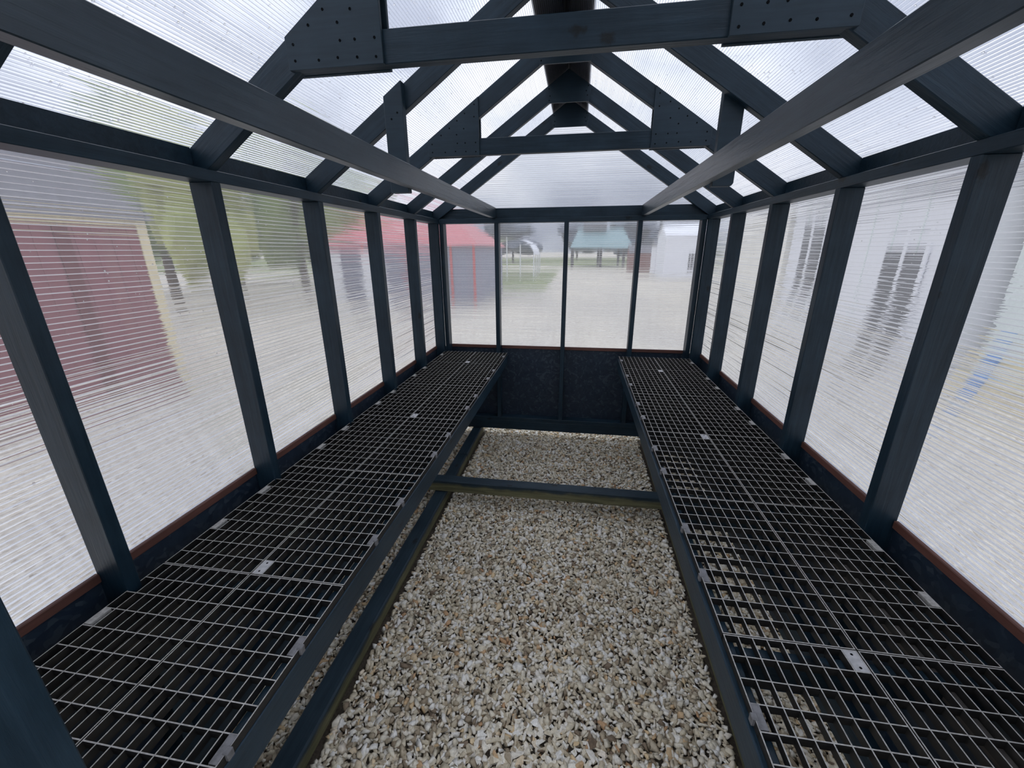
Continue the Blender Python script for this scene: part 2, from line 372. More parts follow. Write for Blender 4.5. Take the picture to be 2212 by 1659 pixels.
# side walls
for sname, sg in (('left', -1), ('right', 1)):
    W_ = wall[sname]
    xa, xb = sorted((sg*XI, sg*XO))
    block('top_plate', xa, xb, YF0, 0, ZT, ZT+1.5, W_, along='y')
    block('bottom_plate', xa, xb, YF0, 0, ZB-1.5, ZB, W_, along='y')
    block('rim_beam', xa, xb, YF0, 0, ZB-5.05, ZB-1.5, W_, along='y')
    ys = [sy(k) for k in range(1, 6)]
    for y in ys+[-0.75-3.5+0.0, YF1+0.75]:
        block('stud', xa, xb, y-0.75, y+0.75, ZB, ZT, W_, along='z')
    edges = [0.0]+ys+[YF0]
    for i in range(6):
        ya, yb = edges[i+1], edges[i]
        # eave blocking between the rafters
        p = [(sg*46.5, 10.5), (sg*48, 10.5), (sg*48, 12.15), (sg*46.5, 13.15)]
        if sg < 0: p = p[::-1]
        b0 = (ya+0.8) if i < 5 else ya; b1 = (yb-0.8) if i > 0 else yb-3.6
        me_p = prism('eave_block', p, b0, b1, 'xz', ceil, PAINT, ang=0)
        # lower cladding board and brown strip
        xa2, xb2 = sorted((sg*48.0, sg*48.45))
        block('knee_panel', xa2, xb2, ya+0.03, yb-0.03, ZB-5, ZS-1.15, W_, OSB, along='y', bev=0)
        xa3, xb3 = sorted((sg*47.55, sg*48.5))
        s0 = ya+0.75 if i < 5 else ya+3.5; s1 = yb-0.75 if i > 0 else yb-5.0
        block('brown_strip', xa3, xb3, s0, s1, ZS-1.15, ZS, W_, BROWN, along='y', bev=0.1)
        # pane
        if sg < 0: sheet('pane', W_, (-48.02, ya+0.02, ZS), (0, 1, 0), (0, 0, 1), (-1, 0, 0), yb-ya-0.04, ZT+1.5-ZS)
        else:      sheet('pane', W_, (48.02, yb-0.02, ZS), (0, -1, 0), (0, 0, 1), (1, 0, 0), yb-ya-0.04, ZT+1.5-ZS)

# back wall
B = wall['back']
block('top_plate', -XI+0.02, XI-0.02, -3.5, 0, ZT, ZT+1.5, B, along='x')
block('bottom_plate', -XI+0.02, XI-0.02, -3.5, 0, ZB-1.5, ZB, B, along='x')
block('rim_beam', -XI+0.02, XI-0.02, -3.5, 0, ZB-5.05, ZB-1.5, B, along='x')
block('header', -46.4, 46.4, -2.0, -0.5, ZT+1.5, 13.78, B, along='x')
for x in (-43.75, -24, 0, 24, 43.75): block('stud', x-0.75, x+0.75, -3.5, 0, ZB, ZT, B, along='z')
bx = [-48.4, -24, 0, 24, 48.4]
for i in range(4):
    a, b = bx[i], bx[i+1]
    sheet('pane', B, (a+0.02, 0.02, ZS), (1, 0, 0), (0, 0, 1), (0, 1, 0), b-a-0.04, ZT+1.6-ZS)
    block('knee_panel', a+0.03, b-0.03, 0.0, 0.45, ZB-5, ZS-1.15, B, OSB, along='x', bev=0)
    s0 = a+0.75 if i else a+5.4; s1 = b-0.75 if i < 3 else b-5.4
    block('brown_strip', s0, s1, -0.45, 0.5, ZS-1.15, ZS, B, BROWN, along='x', bev=0.1)
GH = ztop(0)-(ZT+1.7)-0.2
def gclip(z):
    hw = min(48.0, 44.5+(14.5-(ZT+1.7+z))/SL-0.2); return (48-hw, 48+hw)
sheet('gable_pane', B, (-48, 0.02, ZT+1.7), (1, 0, 0), (0, 0, 1), (0, 1, 0), 96, GH, clip=gclip)

# front wall with the open doorway the picture is taken from
Fw = wall['front']
DL, DR = -16.45, 19.5
block('top_plate', -XI+0.02, XI-0.02, YF0, YF1, ZT, ZT+1.5, Fw, along='x')
block('header', -46.4, 46.4, YF0+0.5, YF0+2.0, ZT+1.5, 13.78, Fw, along='x')
for a, b in ((-XI+0.02, DL-1.5), (DR+1.5, XI-0.02)):
    block('bottom_plate', a, b, YF0, YF1, ZB-1.5, ZB, Fw, along='x')
    block('rim_beam', a, b, YF0, YF1, ZB-5.05, ZB-1.5, Fw, along='x')
for x in (-43.0, DL-0.75, DR+0.75, 43.0):
    block('stud' if abs(x) > 40 else 'door_jamb', x-0.75, x+0.75, YF0, YF1, ZB-(5.0 if abs(x) < 40 else 0), ZT, Fw, along='z')
for a, b in ((-48.4, DL), (DR, 48.4)):
    m_ = sheet('pane', Fw, (b-0.02, YF0-0.02, ZS), (-1, 0, 0), (0, 0, 1), (0, -1, 0), b-a-0.04, ZT+1.5-ZS)
    block('knee_panel', a+0.03, b-0.03, YF0-0.45, YF0, ZB-5, ZS-1.15, Fw, OSB, along='x', bev=0)
sheet('gable_pane', Fw, (48, YF0-0.02, ZT+1.7), (-1, 0, 0), (0, 0, 1), (0, -1, 0), 96, GH, clip=gclip)

# roof sheets and ridge cap
dl = 1/math.cos(ANG)
for sg in (-1, 1):
    edges = [1.5]+[sy(k) for k in range(1, 6)]+[YF0-1.5]
    L_ = 51.0*dl
    for i in range(6):
        ya, yb = edges[i+1], edges[i]
        up = Vector((-sg*math.cos(ANG), 0, math.sin(ANG))); out = Vector((sg*math.sin(ANG), 0, math.cos(ANG)))
        ox = sg*51.2; oz = ztop(51.2)+0.08
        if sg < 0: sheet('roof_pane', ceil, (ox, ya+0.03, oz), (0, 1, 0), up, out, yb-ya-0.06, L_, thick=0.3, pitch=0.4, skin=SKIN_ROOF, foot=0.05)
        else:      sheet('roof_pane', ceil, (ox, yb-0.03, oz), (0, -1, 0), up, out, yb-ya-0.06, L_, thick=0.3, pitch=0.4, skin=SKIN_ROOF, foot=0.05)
CAP = mat_simple('dark_ridge_metal', (0.012, 0.016, 0.022), (0.02, 0.026, 0.034), rough=0.5)
zc = ztop(0)+0.75
prism('ridge_cap', [(-5.6, zc-5.6*SL), (0, zc), (5.6, zc-5.6*SL), (5.6, zc-5.6*SL+0.2), (0, zc+0.25), (-5.6, zc-5.6*SL+0.2)], YF0-1.5, 1.5, 'xz', ceil, CAP, bev=0)

# water drops lying on the outside of the sheets
def drops(name, parent, n, fn, rlo, rhi):
    vs, fs = [], []
    seg = 6
    for i in range(n):
        p, nrm = fn(); r = random.uniform(rlo, rhi)*random.choice((0.6, 0.8, 1, 1.25))
        a = nrm.orthogonal().normalized(); b = nrm.cross(a); k = len(vs)
        for h, rr in ((0.0, 1.0), (0.42, 0.8), (0.68, 0.4)):
            for j in range(seg):
                t_ = 2*math.pi*j/seg; q = Vector(p)+nrm*(h*r)+(a*math.cos(t_)+b*math.sin(t_))*(rr*r); vs.append(V(*q))
        for l in (0, 1):
            for j in range(seg): fs.append((k+l*seg+j, k+l*seg+(j+1) % seg, k+(l+1)*seg+(j+1) % seg, k+(l+1)*seg+j))
        fs.append(tuple(k+2*seg+j for j in range(seg))); fs.append(tuple(k+j for j in range(seg-1, -1, -1)))
    o_ = V(0, 0, 0)
    me = me_from([v-o_ for v in vs], fs, name, smooth=True)
    return put(name, me, DROP, Matrix.Translation(o_), parent, kind='stuff')
for sg, nn in ((-1, 3800), (1, 2400)):
    out = Vector((sg*math.sin(ANG), 0, math.cos(ANG)))
    def fn():
        x = sg*random.uniform(4, 50); y = random.uniform(-140, -4) if random.random() < 0.6 else random.uniform(-140, -70)
        return (Vector((x, y, ztop(x)+0.08))+out*0.31, out)
    drops('water_drops', ceil, nn, fn, 0.055, 0.12)
for sg, nme, nn in ((-1, 'left', 420), (1, 'right', 420)):
    def fn():
        return (Vector((sg*48.46, random.uniform(-140, -4), random.triangular(-34, 9, 6))), Vector((sg, 0, 0)))
    drops('water_drops', wall[nme], nn, fn, 0.055, 0.10)

# ================================================================== GRAVEL
def stone_variants(n=26):
    out = []
    for i in range(n):
        bm = bmesh.new(); k = random.randint(8, 11)
        sx, sy_, sz = random.uniform(0.85, 1.25), random.uniform(0.6, 0.85), random.uniform(0.36, 0.6)
        for j in range(k):
            v = Vector((random.gauss(0, 1), random.gauss(0, 1), random.gauss(0, 1))).normalized()
            bm.verts.new((v.x*sx, v.y*sy_, v.z*sz))
        bmesh.ops.convex_hull(bm, input=bm.verts[:])
        bad = [v for v in bm.verts if not v.link_faces]
        if bad: bmesh.ops.delete(bm, geom=bad, context='VERTS')
        bmesh.ops.triangulate(bm, faces=bm.faces[:])
        bmesh.ops.recalc_face_normals(bm, faces=bm.faces[:])
        bm.verts.index_update()
        vs = np.array([v.co[:] for v in bm.verts], dtype=np.float64); fs = np.array([[v.index for v in f.verts] for f in bm.faces], dtype=np.int64)
        out.append((vs, fs)); bm.free()
    return out
STV = stone_variants()
def rot(n):
    a = rng.uniform(0, 2*np.pi, n); tx = rng.normal(0, 0.42, n); ty = rng.normal(0, 0.42, n)
    ca, sa = np.cos(a), np.sin(a); cx, sx = np.cos(tx), np.sin(tx); cy_, sy_ = np.cos(ty), np.sin(ty)
    Rz = np.zeros((n, 3, 3)); Rz[:, 0, 0] = ca; Rz[:, 0, 1] = -sa; Rz[:, 1, 0] = sa; Rz[:, 1, 1] = ca; Rz[:, 2, 2] = 1
    Rx = np.zeros((n, 3, 3)); Rx[:, 0, 0] = 1; Rx[:, 1, 1] = cx; Rx[:, 1, 2] = -sx; Rx[:, 2, 1] = sx; Rx[:, 2, 2] = cx
    Ry = np.zeros((n, 3, 3)); Ry[:, 1, 1] = 1; Ry[:, 0, 0] = cy_; Ry[:, 0, 2] = sy_; Ry[:, 2, 0] = -sy_; Ry[:, 2, 2] = cy_
    return Ry@Rx@Rz
pts = []; lay = []
for sp, dz in ((0.76, 0.0), (0.95, -0.34)):
    for j, y in enumerate(np.arange(-146, 16, sp*0.86)):
        for x in np.arange(-47.5 + (sp/2 if j % 2 else 0), 49.5, sp):
            pts.append((x, y)); lay.append(dz)
pts = np.array(pts); lay = np.array(lay); n = len(pts)
pts = pts + rng.uniform(-0.30, 0.30, pts.shape)
size = np.exp(rng.normal(-0.36, 0.24, n)); size = np.clip(size, 0.42, 1.25)
zz = ZG - 0.05 + lay + rng.uniform(-0.26, 0.22, n) - 0.10*(size-0.7)
inskid = ((pts[:, 0] > -35.9) & (pts[:, 0] < -30.6)) | ((pts[:, 0] > 30.4) & (pts[:, 0] < 35.6))
keep = ~(inskid & (pts[:, 1] < 1)); pts = pts[keep]; size = size[keep]; zz = zz[keep]; lay = lay[keep]; n = len(pts)
Rm = rot(n); var = rng.integers(0, len(STV), n); tone = rng.uniform(0, 1, n)
# the 300 that show largest: nearest the camera in the open aisle
d2 = (pts[:, 0]-2)**2*0.35 + (pts[:, 1]+113.5)**2
vis = (pts[:, 0] > -30) & (pts[:, 0] < 17) & (pts[:, 1] > -113) & (lay == 0)
d2[~vis] = 1e9
big = np.argsort(d2)[:300]
isbig = np.zeros(n, bool); isbig[big] = True
VA, FA, TA = [], [], []; off = 0
for vi, (vs, fs) in enumerate(STV):
    idx = np.where((var == vi) & ~isbig)[0]
    if not len(idx): continue
    P = np.einsum('nij,kj->nki', Rm[idx], vs)*size[idx][:, None, None]
    P[:, :, 0] += pts[idx, 0][:, None]; P[:, :, 1] += pts[idx, 1][:, None]; P[:, :, 2] += zz[idx][:, None]-ZG
    k = len(vs); VA.append(P.reshape(-1, 3)*U)
    FA.append((fs[None]+ (np.arange(len(idx))*k)[:, None, None]+off).reshape(-1, 3)); TA.append(np.repeat(tone[idx], k)); off += k*len(idx)
VA = np.concatenate(VA); FA = np.concatenate(FA); TA = np.concatenate(TA)
me = bpy.data.meshes.new('gravel'); me.vertices.add(len(VA)); me.vertices.foreach_set('co', VA.ravel().astype(np.float32))
me.loops.add(FA.size); me.loops.foreach_set('vertex_index', FA.ravel().astype(np.int32))
me.polygons.add(len(FA)); me.polygons.foreach_set('loop_start', (np.arange(len(FA))*3).astype(np.int32)); me.polygons.foreach_set('loop_total', np.full(len(FA), 3, np.int32))
at = me.attributes.new('tone', 'FLOAT', 'POINT'); at.data.foreach_set('value', TA.astype(np.float32)); me.update(calc_edges=True); me.validate()
g = put('gravel', me, STONE, Matrix.Identity(4), floor, kind='stuff')
stm = []
for vi, (vs, fs) in enumerate(STV):
    sm_ = me_from(vs*U, [tuple(int(a) for a in f) for f in fs], 'stone'); sm_.materials.append(STONE)
    a_ = sm_.attributes.new('tone', 'FLOAT', 'POINT'); a_.data.foreach_set('value', [0.0]*len(vs)); stm.append(sm_)
for i in big:
    m4 = Matrix([list(r)+[0] for r in Rm[i]]+[[0, 0, 0, 1]]) @ Matrix.Scale(float(size[i]), 4)
    m4.translation = V(float(pts[i, 0]), float(pts[i, 1]), float(zz[i]))
    put('stone', stm[var[i]], None, m4, floor)
mb = MB(); mb.box(-47.6, 47.6, -146, 1, ZG-0.9, ZG-0.8); DIRT = mat_simple('dark_grit', (0.05, 0.04, 0.03), (0.10, 0.08, 0.06), rough=1, scale=90)
mb.build('grit_bed', DIRT, floor)

# ================================================================== TIMBERS ON THE GRAVEL
for (x0, x1, lab) in ((-35.0, -31.4, 'left'), (31.3, 34.9, 'right')):
    e = empty('skid_beam', {'left': 'blue painted floor skid on the gravel left of the aisle, olive low on its side',
                            'right': 'blue painted floor skid on the gravel hidden behind the right bench front'}[lab], 'beam', loc=((x0+x1)/2, -72, ZG))
    block('skid_timber', x0, x1, -26.0, -0.1, ZG+0.05, -68.05, e, TREATED, along='y', bev=0.28)
    block('skid_timber', x0-0.12, x1-0.12, -146.0, -26.1, ZG, -68.22, e, TREATED, along='y', bev=0.28)
e = block('cross_beam', -44.4, 44.4, -50.2, -46.7, -68.02, -64.5, None, TREATED, along='x', bev=0.2,
          label='blue topped cross timber spanning the aisle over the gravel, bare olive wood on its front', cat='beam')

# ================================================================== ROOF TRUSSES
_nv = [(0.15*math.cos(a_*math.pi/4)*U, y_*U, 0.15*math.sin(a_*math.pi/4)*U) for y_ in (-0.03, 0.03) for a_ in range(8)]
nail_me = me_from(_nv, [tuple(range(8)), tuple(range(15, 7, -1))]+[(i, i+8, (i+1) % 8+8, (i+1) % 8) for i in range(8)], 'nail'); nail_me.materials.append(NAIL)
def nails(parent, pts_, y):
    for (x, z) in pts_:
        put('nail', nail_me, None, frame((x, y, z), (1, 0, 0), (0, 1, 0)), parent)
labels = {0: 'end truss against the back gable, behind all the others', 1: 'plain rafter pair second from the back, apex plate and no collar tie',
          2: 'roof truss with collar tie and gusset plates, the smaller of the two',
          3: 'plain rafter pair between the two collar tied trusses, carrying the hanger boards',
          4: 'nearest roof truss, wide collar tie and large nailed gusset plates',
          5: 'rafter pair just above the viewer, only its foot showing at the top left', 6: 'end truss over the open doorway behind the viewer'}
for k in range(0, 7):
    if k == 0: y0, y1 = -3.5, -2.0
    elif k == 6: y0, y1 = YF0+2.0, YF1
    else: y0, y1 = sy(k)-0.75, sy(k)+0.75
    T = empty('roof_truss', 'dark blue '+labels[k], 'truss', 'roof trusses', loc=(0, (y0+y1)/2, 10.5))
    for sg in (-1, 1):
        p = [(0.02, zbot(0)), (XI, 10.5), (XO-0.02, 10.5), (XO-0.02, ztop(XO)), (0.02, ztop(0))]
        p = [(sg*a, b) for a, b in p]
        if sg > 0: p = p[::-1]
        prism('rafter', p, y0, y1, 'xz', T, PAINT, bev=0.09, ang=-sg*ANG)
    # apex plate on the near side
    ap = prism('apex_plate', [(-5.3, 36.6), (5.3, 36.6), (6.0, 39.9), (0, 43.9), (-6.0, 39.9)], y0-0.5, y0, 'xz', T, PLY, bev=0.04)
    nails(ap, [(-5.0, 39.8), (-4.7, 38.2), (5.1, 40.0), (4.6, 38.9), (4.9, 37.9), (-4.9, 37.2)], y0-0.53)
    if k in (2, 4):
        prism('collar_tie', [(-30.1, 20.5), (30.1, 20.5), (25.5, 23.85), (-25.5, 23.85)], y0+0.01, y1-0.01, 'xz', T, PAINT, bev=0.09)
        for yy, nl in ((y0-0.5, 1), (y1, 0)):
            for sg in (-1, 1):
                p = [(sg*18.5, 20.4), (sg*30.3, 20.4), (sg*30.4, 23.7), (sg*18.5, 31.65)]
                gp = prism('gusset_plate', p, yy, yy+0.5, 'xz', T, PLY, bev=0.04)
                if nl:
                    nails(gp, [(sg*a, b) for a, b in ((19.4, 30.2), (19.5, 27.9), (21.6, 28.6), (23.4, 27.3), (21.9, 25.7), (25.2, 25.9), (23.6, 24.6), (27.2, 24.6),
                                                      (29.4, 22.9), (29.4, 21.3), (26.4, 21.2), (24.0, 21.3), (21.6, 21.2), (19.3, 21.1), (19.3, 22.9), (21.7, 22.9), (23.5, 22.9))], yy-0.02)

# ================================================================== LOFT BEAMS AND THEIR HANGERS
for sg, lab in ((-1, 'left'), (1, 'right')):
    e = empty('loft_beam', 'long dark blue beam running front to back under the %s rafters' % lab, 'beam', 'long loft beams', loc=(sg*25.05, -72, 10.5))
    x0, x1 = sorted((sg*24.3, sg*25.8))
    block('beam', x0, x1, YF0+2.1, -2.05, 10.52, 13.95, e, BEAM, along='y', bev=0.08)
    y3 = sy(3)
    if sg < 0: ya, yb, zt = y3-2.26, y3-0.76, [(-29.1, 9.9), (-25.82, 9.9), (-25.82, ztop(-25.82)-0.1), (-29.1, ztop(-29.1)-0.1)]
    else:      ya, yb, zt = y3+0.76, y3+2.26, [(25.82, 9.9), (28.8, 9.9), (29.1, 10.3), (29.1, ztop(29.1)-0.1), (25.82, ztop(25.82)-0.1)]
    h = prism('hanger_board', zt, ya, yb, 'xz', e, PLY, bev=0.07)
    if sg < 0: nails(h, [(-26.8, 22.2), (-27.9, 21.3), (-27.2, 11.4)], ya-0.02)

# ================================================================== BENCHES
ZBN = -36.5
for sg, lab in ((-1, 'left'), (1, 'right')):
    e = empty('bench', 'long dark blue %s hand bench frame along the side wall carrying black mesh tiles' % lab, 'bench', 'benches', loc=(sg*32, -72, ZBN-4.4))
    xf = 20.45 if sg < 0 else 19.95
    x0, x1 = sorted((sg*xf, sg*(xf+1.5)))
    block('front_board', x0, x1, YF1+0.05, -3.55, ZBN-4.4, ZBN-0.9, e, PAINT, along='y', bev=0.1)
    x0, x1 = sorted((sg*42.95, sg*44.45))
    block('ledger_board', x0, x1, YF1+0.05, -3.55, ZBN-4.4, ZBN-0.9, e, PAINT, along='y')
    xa, xb = sorted((sg*(xf+1.52), sg*42.93))
    for y in (-4.4, -21.2, -45.4, -69.6, -93.9, -118.1, -140.7):
        block('support', xa, xb, y-0.75, y+0.75, ZBN-4.4, ZBN-0.95, e, PAINT, along='x')
    xs = [y for y in (-5.2, -20.4, -44.6, -68.8, -93.1, -117.3, -139.9)]
    ed = (-5.2, -20.45, -21.95, -44.65, -46.15, -68.85, -70.35, -93.15, -94.65, -117.35, -118.85, -139.95)
    for i in range(0, 12, 2):
        x0, x1 = sorted((sg*38.7, sg*39.5))
        block('centre_rail', x0, x1, ed[i+1], ed[i], ZBN-2.4, ZBN-0.92, e, WEATHERED, along='y')

# mesh tiles
TW, TL, TD, BT = 12.0, 24.1, 0.85, 0.105
NX, NY = 9, 11
def grate_mesh(ny, length, flip):
    vs, fs, mi = [], [], []
    def bx_(x0, x1, y0, y1, z0, z1):
        b = len(vs); vs.extend([(x*U, y*U, z*U) for x in (x0, x1) for y in (y0, y1) for z in (z0, z1)])
        for i, f in enumerate([(0, 1, 3, 2), (4, 6, 7, 5), (0, 4, 5, 1), (2, 3, 7, 6), (0, 2, 6, 4), (1, 5, 7, 3)]):
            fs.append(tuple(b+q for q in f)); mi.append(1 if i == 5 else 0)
    px = (TW-BT-0.04)/NX; py = (TL-BT)/NY
    for i in range(NX+1):
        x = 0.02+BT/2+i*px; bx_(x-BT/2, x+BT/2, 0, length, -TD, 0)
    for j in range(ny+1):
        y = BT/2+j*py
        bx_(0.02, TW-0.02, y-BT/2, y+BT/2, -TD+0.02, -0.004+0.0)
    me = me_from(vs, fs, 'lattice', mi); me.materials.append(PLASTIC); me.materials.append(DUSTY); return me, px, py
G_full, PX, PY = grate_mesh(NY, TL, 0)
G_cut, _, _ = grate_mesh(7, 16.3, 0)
def small(name, x0, x1, y0, y1, z0, z1, parent, mat, ox, oy, bev=0.03):
    me = box_mesh(x1-x0, y1-y0, z1-z0, bev).copy()
    return put(name, me, mat, Matrix.Translation(V(ox+(x0+x1)/2, oy+(y0+y1)/2, ZBN+(z0+z1)/2)), parent)
rows = [(-20.1, 'against the back wall', True)]
names = ['second from the back wall', 'third from the back wall', 'fourth from the back wall', 'second nearest the viewer', 'nearest the viewer']
for i in range(5): rows.append((-20.1-24.2*(i+1), names[i], False))
latch_me = {}
for sg, side in ((-1, 'left'), (1, 'right')):
    for col_, cname in ((0, 'aisle side'), (1, 'wall side')):
        inner = 20.55 if sg < 0 else 20.35
        xa = inner + col_*12.08
        ox = xa if sg > 0 else -(xa+TW)
        for ri, (y0, rname, cut) in enumerate(rows):
            T = empty('mesh_tile', 'black mesh bench tile on the %s bench, %s column, %s' % (side, cname, rname), 'bench tile', 'black mesh bench tiles', loc=(ox, y0, ZBN-TD))
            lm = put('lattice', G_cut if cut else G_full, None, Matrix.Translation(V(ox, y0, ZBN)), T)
            outer_x = (0 if sg > 0 else TW) if col_ == 0 else (TW if sg > 0 else 0)
            # latch cells on the long free edge, 4th and 8th cell counted from the far seam side
            for c in (3, 7):
                cy0 = TL-(c+1)*PY if not cut else 16.3-(c)*PY-PY*0.2
                if cut and c == 7: continue
                if outer_x < 1: a, b = 0.06, PX*0.62
                else: a, b = TW-PX*0.62, TW-0.06
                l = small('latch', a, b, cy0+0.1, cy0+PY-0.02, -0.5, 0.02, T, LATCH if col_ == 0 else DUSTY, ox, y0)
                if col_ == 0:
                    a2, b2 = (-0.22, 0.28) if outer_x < 1 else (TW-0.28, TW+0.22)
                    small('latch_tab', a2, b2, cy0+0.75, cy0+1.35, -0.72, 0.09, l, LATCH, ox, y0, 0.05)
            # grey plate with two screws beside every second seam, at the middle of the bench
            plate = (col_ == 0) and (ri in ((0, 2, 4) if sg < 0 else (1, 3, 5)))
            if plate:
                if sg < 0: px0 = 0.1; py0 = 0.12
                else: px0 = TW-PX; py0 = TL-PY
                pl = small('maker_plate', px0, px0+PX-0.12, py0, py0+PY-0.1, -0.3, 0.015, T, PLATE, ox, y0)
                for yy in (0.35, PY-0.5):
                    mb = MB(); cx_ = ox+px0+PX/2-0.06; cy_2 = y0+py0+yy
                    mb.tube((cx_, cy_2, ZBN+0.015), (cx_, cy_2, ZBN+0.05), 0.13, 0.1, 8); mb.build('screw', NAIL, pl)

# ================================================================== OUTSIDE: SHEDS, TREES, YARD
M_MAROON = mat_simple('maroon_siding', (0.20, 0.045, 0.065), (0.24, 0.06, 0.08), rough=0.6, scale=6)
M_MAROON2 = mat_simple('deep_maroon', (0.10, 0.003, 0.010), (0.12,0.004,0.013), rough=0.6)
M_CREAM = mat_simple('cream_trim', (0.66, 0.58, 0.38), rough=0.6)
M_SHINGLE = mat_simple('grey_shingle', (0.10, 0.10, 0.115), (0.18, 0.18, 0.2), rough=0.9, scale=12)
M_GREY = mat_simple('blue_grey_siding', (0.17, 0.18, 0.25), (0.23, 0.24, 0.31), rough=0.6)
M_RED = mat_simple('red_metal_roof', (0.46, 0.10, 0.12), (0.54, 0.13, 0.15), rough=0.5)
M_REDT = mat_simple('red_trim', (0.45, 0.05, 0.045), rough=0.5)
M_WHITE = mat_simple('white_siding', (0.74, 0.75, 0.80), (0.80, 0.81, 0.86), rough=0.6)
M_WARM = mat_simple('warm_white_siding', (0.78, 0.76, 0.70), rough=0.6)
M_PALE = mat_simple('pale_green_siding', (0.62, 0.68, 0.67), rough=0.6)
M_DARK = mat_simple('dark_grey_door', (0.06, 0.06, 0.07), rough=0.5)
M_TEAL = mat_simple('teal_metal_roof', (0.16, 0.27, 0.29), (0.22, 0.33, 0.35), rough=0.5)
M_POST = mat_simple('dark_post', (0.03, 0.025, 0.025), rough=0.7)
M_BRN = mat_simple('brown_shed_board', (0.16, 0.06, 0.045), rough=0.7)
M_BLUE = mat_simple('blue_strap', (0.05, 0.22, 0.62), rough=0.4)
M_TAN = mat_simple('cream_lumber', (0.62, 0.55, 0.36), rough=0.7)
def mat_leaf(nm, a, b): return mat_simple(nm, a, b, rough=0.9, scale=1.3, bump=0)
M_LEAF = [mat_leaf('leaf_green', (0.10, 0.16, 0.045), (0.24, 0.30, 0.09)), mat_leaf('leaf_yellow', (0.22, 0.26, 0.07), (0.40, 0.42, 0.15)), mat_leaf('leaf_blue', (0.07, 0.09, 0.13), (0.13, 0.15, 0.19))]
M_BARK = mat_simple('bark', (0.10, 0.075, 0.05), rough=0.9)

def gable_shed(name, label, cat, c, ang, L, D, H, RH, wallm, roofm, eave=6, group=None):
    """c: near right ground corner of the facing wall; the facing wall runs along local -x from it; D goes back (+y local)"""
    e = bpy.data.objects.new(name, None); COL.objects.link(e); props(e, label, cat, group)
    m = Matrix.Rotation(ang, 4, 'Z'); m.translation = V(c[0], c[1], ZG); e.matrix_local = m; WM[e.name] = m
    def P(nm, vs, fs, mat):
        me = me_from([tuple(a*U for a in v) for v in vs], fs, nm); bmv = bevelled(me, 0); return link(nm, bmv, mat, e, Matrix.Identity(4))
    vs = [(0, 0, 0), (-L, 0, 0), (-L, D, 0), (0, D, 0), (0, 0, H), (-L, 0, H), (-L, D, H), (0, D, H), (0, D/2, H+RH), (-L, D/2, H+RH)]
    P('walls', vs, [(0, 1, 5, 4), (2, 3, 7, 6), (0, 4, 8, 7, 3), (1, 2, 6, 9, 5), (4, 5, 9, 8), (6, 7, 8, 9), (0, 3, 2, 1)], wallm)
    s = RH/(D/2); x0, x1 = eave, -L-eave; th = 1.5
    vs = [(x0, -eave, H-eave*s+0.4), (x1, -eave, H-eave*s+0.4), (x1, D/2, H+RH+0.4), (x0, D/2, H+RH+0.4), (x1, D+eave, H-eave*s+0.4), (x0, D+eave, H-eave*s+0.4)]
    vs += [(a, b, c_+th) for a, b, c_ in vs]
    P('roof', vs, [(0, 3, 2, 1), (3, 5, 4, 2), (6, 7, 8, 9), (9, 8, 10, 11), (0, 1, 7, 6), (4, 5, 11, 10), (0, 6, 9, 3), (3, 9, 11, 5), (1, 2, 8, 7), (2, 4, 10, 8)], roofm)
    def board(nm, x0, x1, y0, y1, z0, z1, mat):
        me = box_mesh(x1-x0, y1-y0, z1-z0, 0.1).copy()
        mm = Matrix.Translation(Vector(((x0+x1)/2*U, (y0+y1)/2*U, (z0+z1)/2*U))); return link(nm, me, mat, e, mm)
    return e, board

# maroon shed close by on the left: its long wall faces the greenhouse (local -x runs towards the viewer)
A = math.radians(90-8)
e, bd = gable_shed('garden_shed', 'maroon garden shed with cream corner trim and grey shingle roof beyond the left panes', 'shed', (-247, 67), A, 230, 110, 92, 40, M_MAROON, M_SHINGLE, eave=4)
bd('corner_trim', -4.5, 0.6, -0.8, 0.4, 0, 90, M_CREAM)
bd('corner_trim', -0.3, 0.9, 0.4, 5, 0, 90, M_CREAM)
bd('eave_trim', -230, -4.6, -0.9, 0, 85, 92, M_CREAM)
for i in range(28): bd('batten', -10-i*8.0, -9.3-i*8.0, -0.35, 0, 0, 85, M_MAROON)
for x in (-36,): bd('door_trim', x-6, x, -1.0, 0, 2, 84, M_MAROON2)
# grey shed with a red hipped roof
e = empty('storage_barn', 'blue grey barn with red hipped roof and red corner trim behind the back wall', 'barn', loc=(-250, 500, ZG))
mb = MB(); mb.box(-350, -131, 400, 600, ZG, 8); mb.build('walls', M_GREY, e)
mb = MB()
P_ = [(-356, 394, 6), (-125, 394, 6), (-125, 606, 6), (-356, 606, 6), (-290, 500, 66), (-200, 500, 66)]
mb.poly([P_[0], P_[1], P_[5], P_[4]]); mb.poly([P_[1], P_[2], P_[5]]); mb.poly([P_[2], P_[3], P_[4], P_[5]]); mb.poly([P_[3], P_[0], P_[4]]); mb.poly([P_[0], P_[3], P_[2], P_[1]])
mb.build('roof', M_RED, e)
for x in (-132.5, -164, -225, -290):
    mb = MB(); mb.box(x-2, x+1.2, 398.6, 400, ZG, 6); mb.build('red_trim', M_REDT, e)
for x in (-340, -275):
    mb = MB(); mb.box(x-18, x+16, 398.2, 400, ZG, -2); mb.build('door_panel', M_WHITE, e)
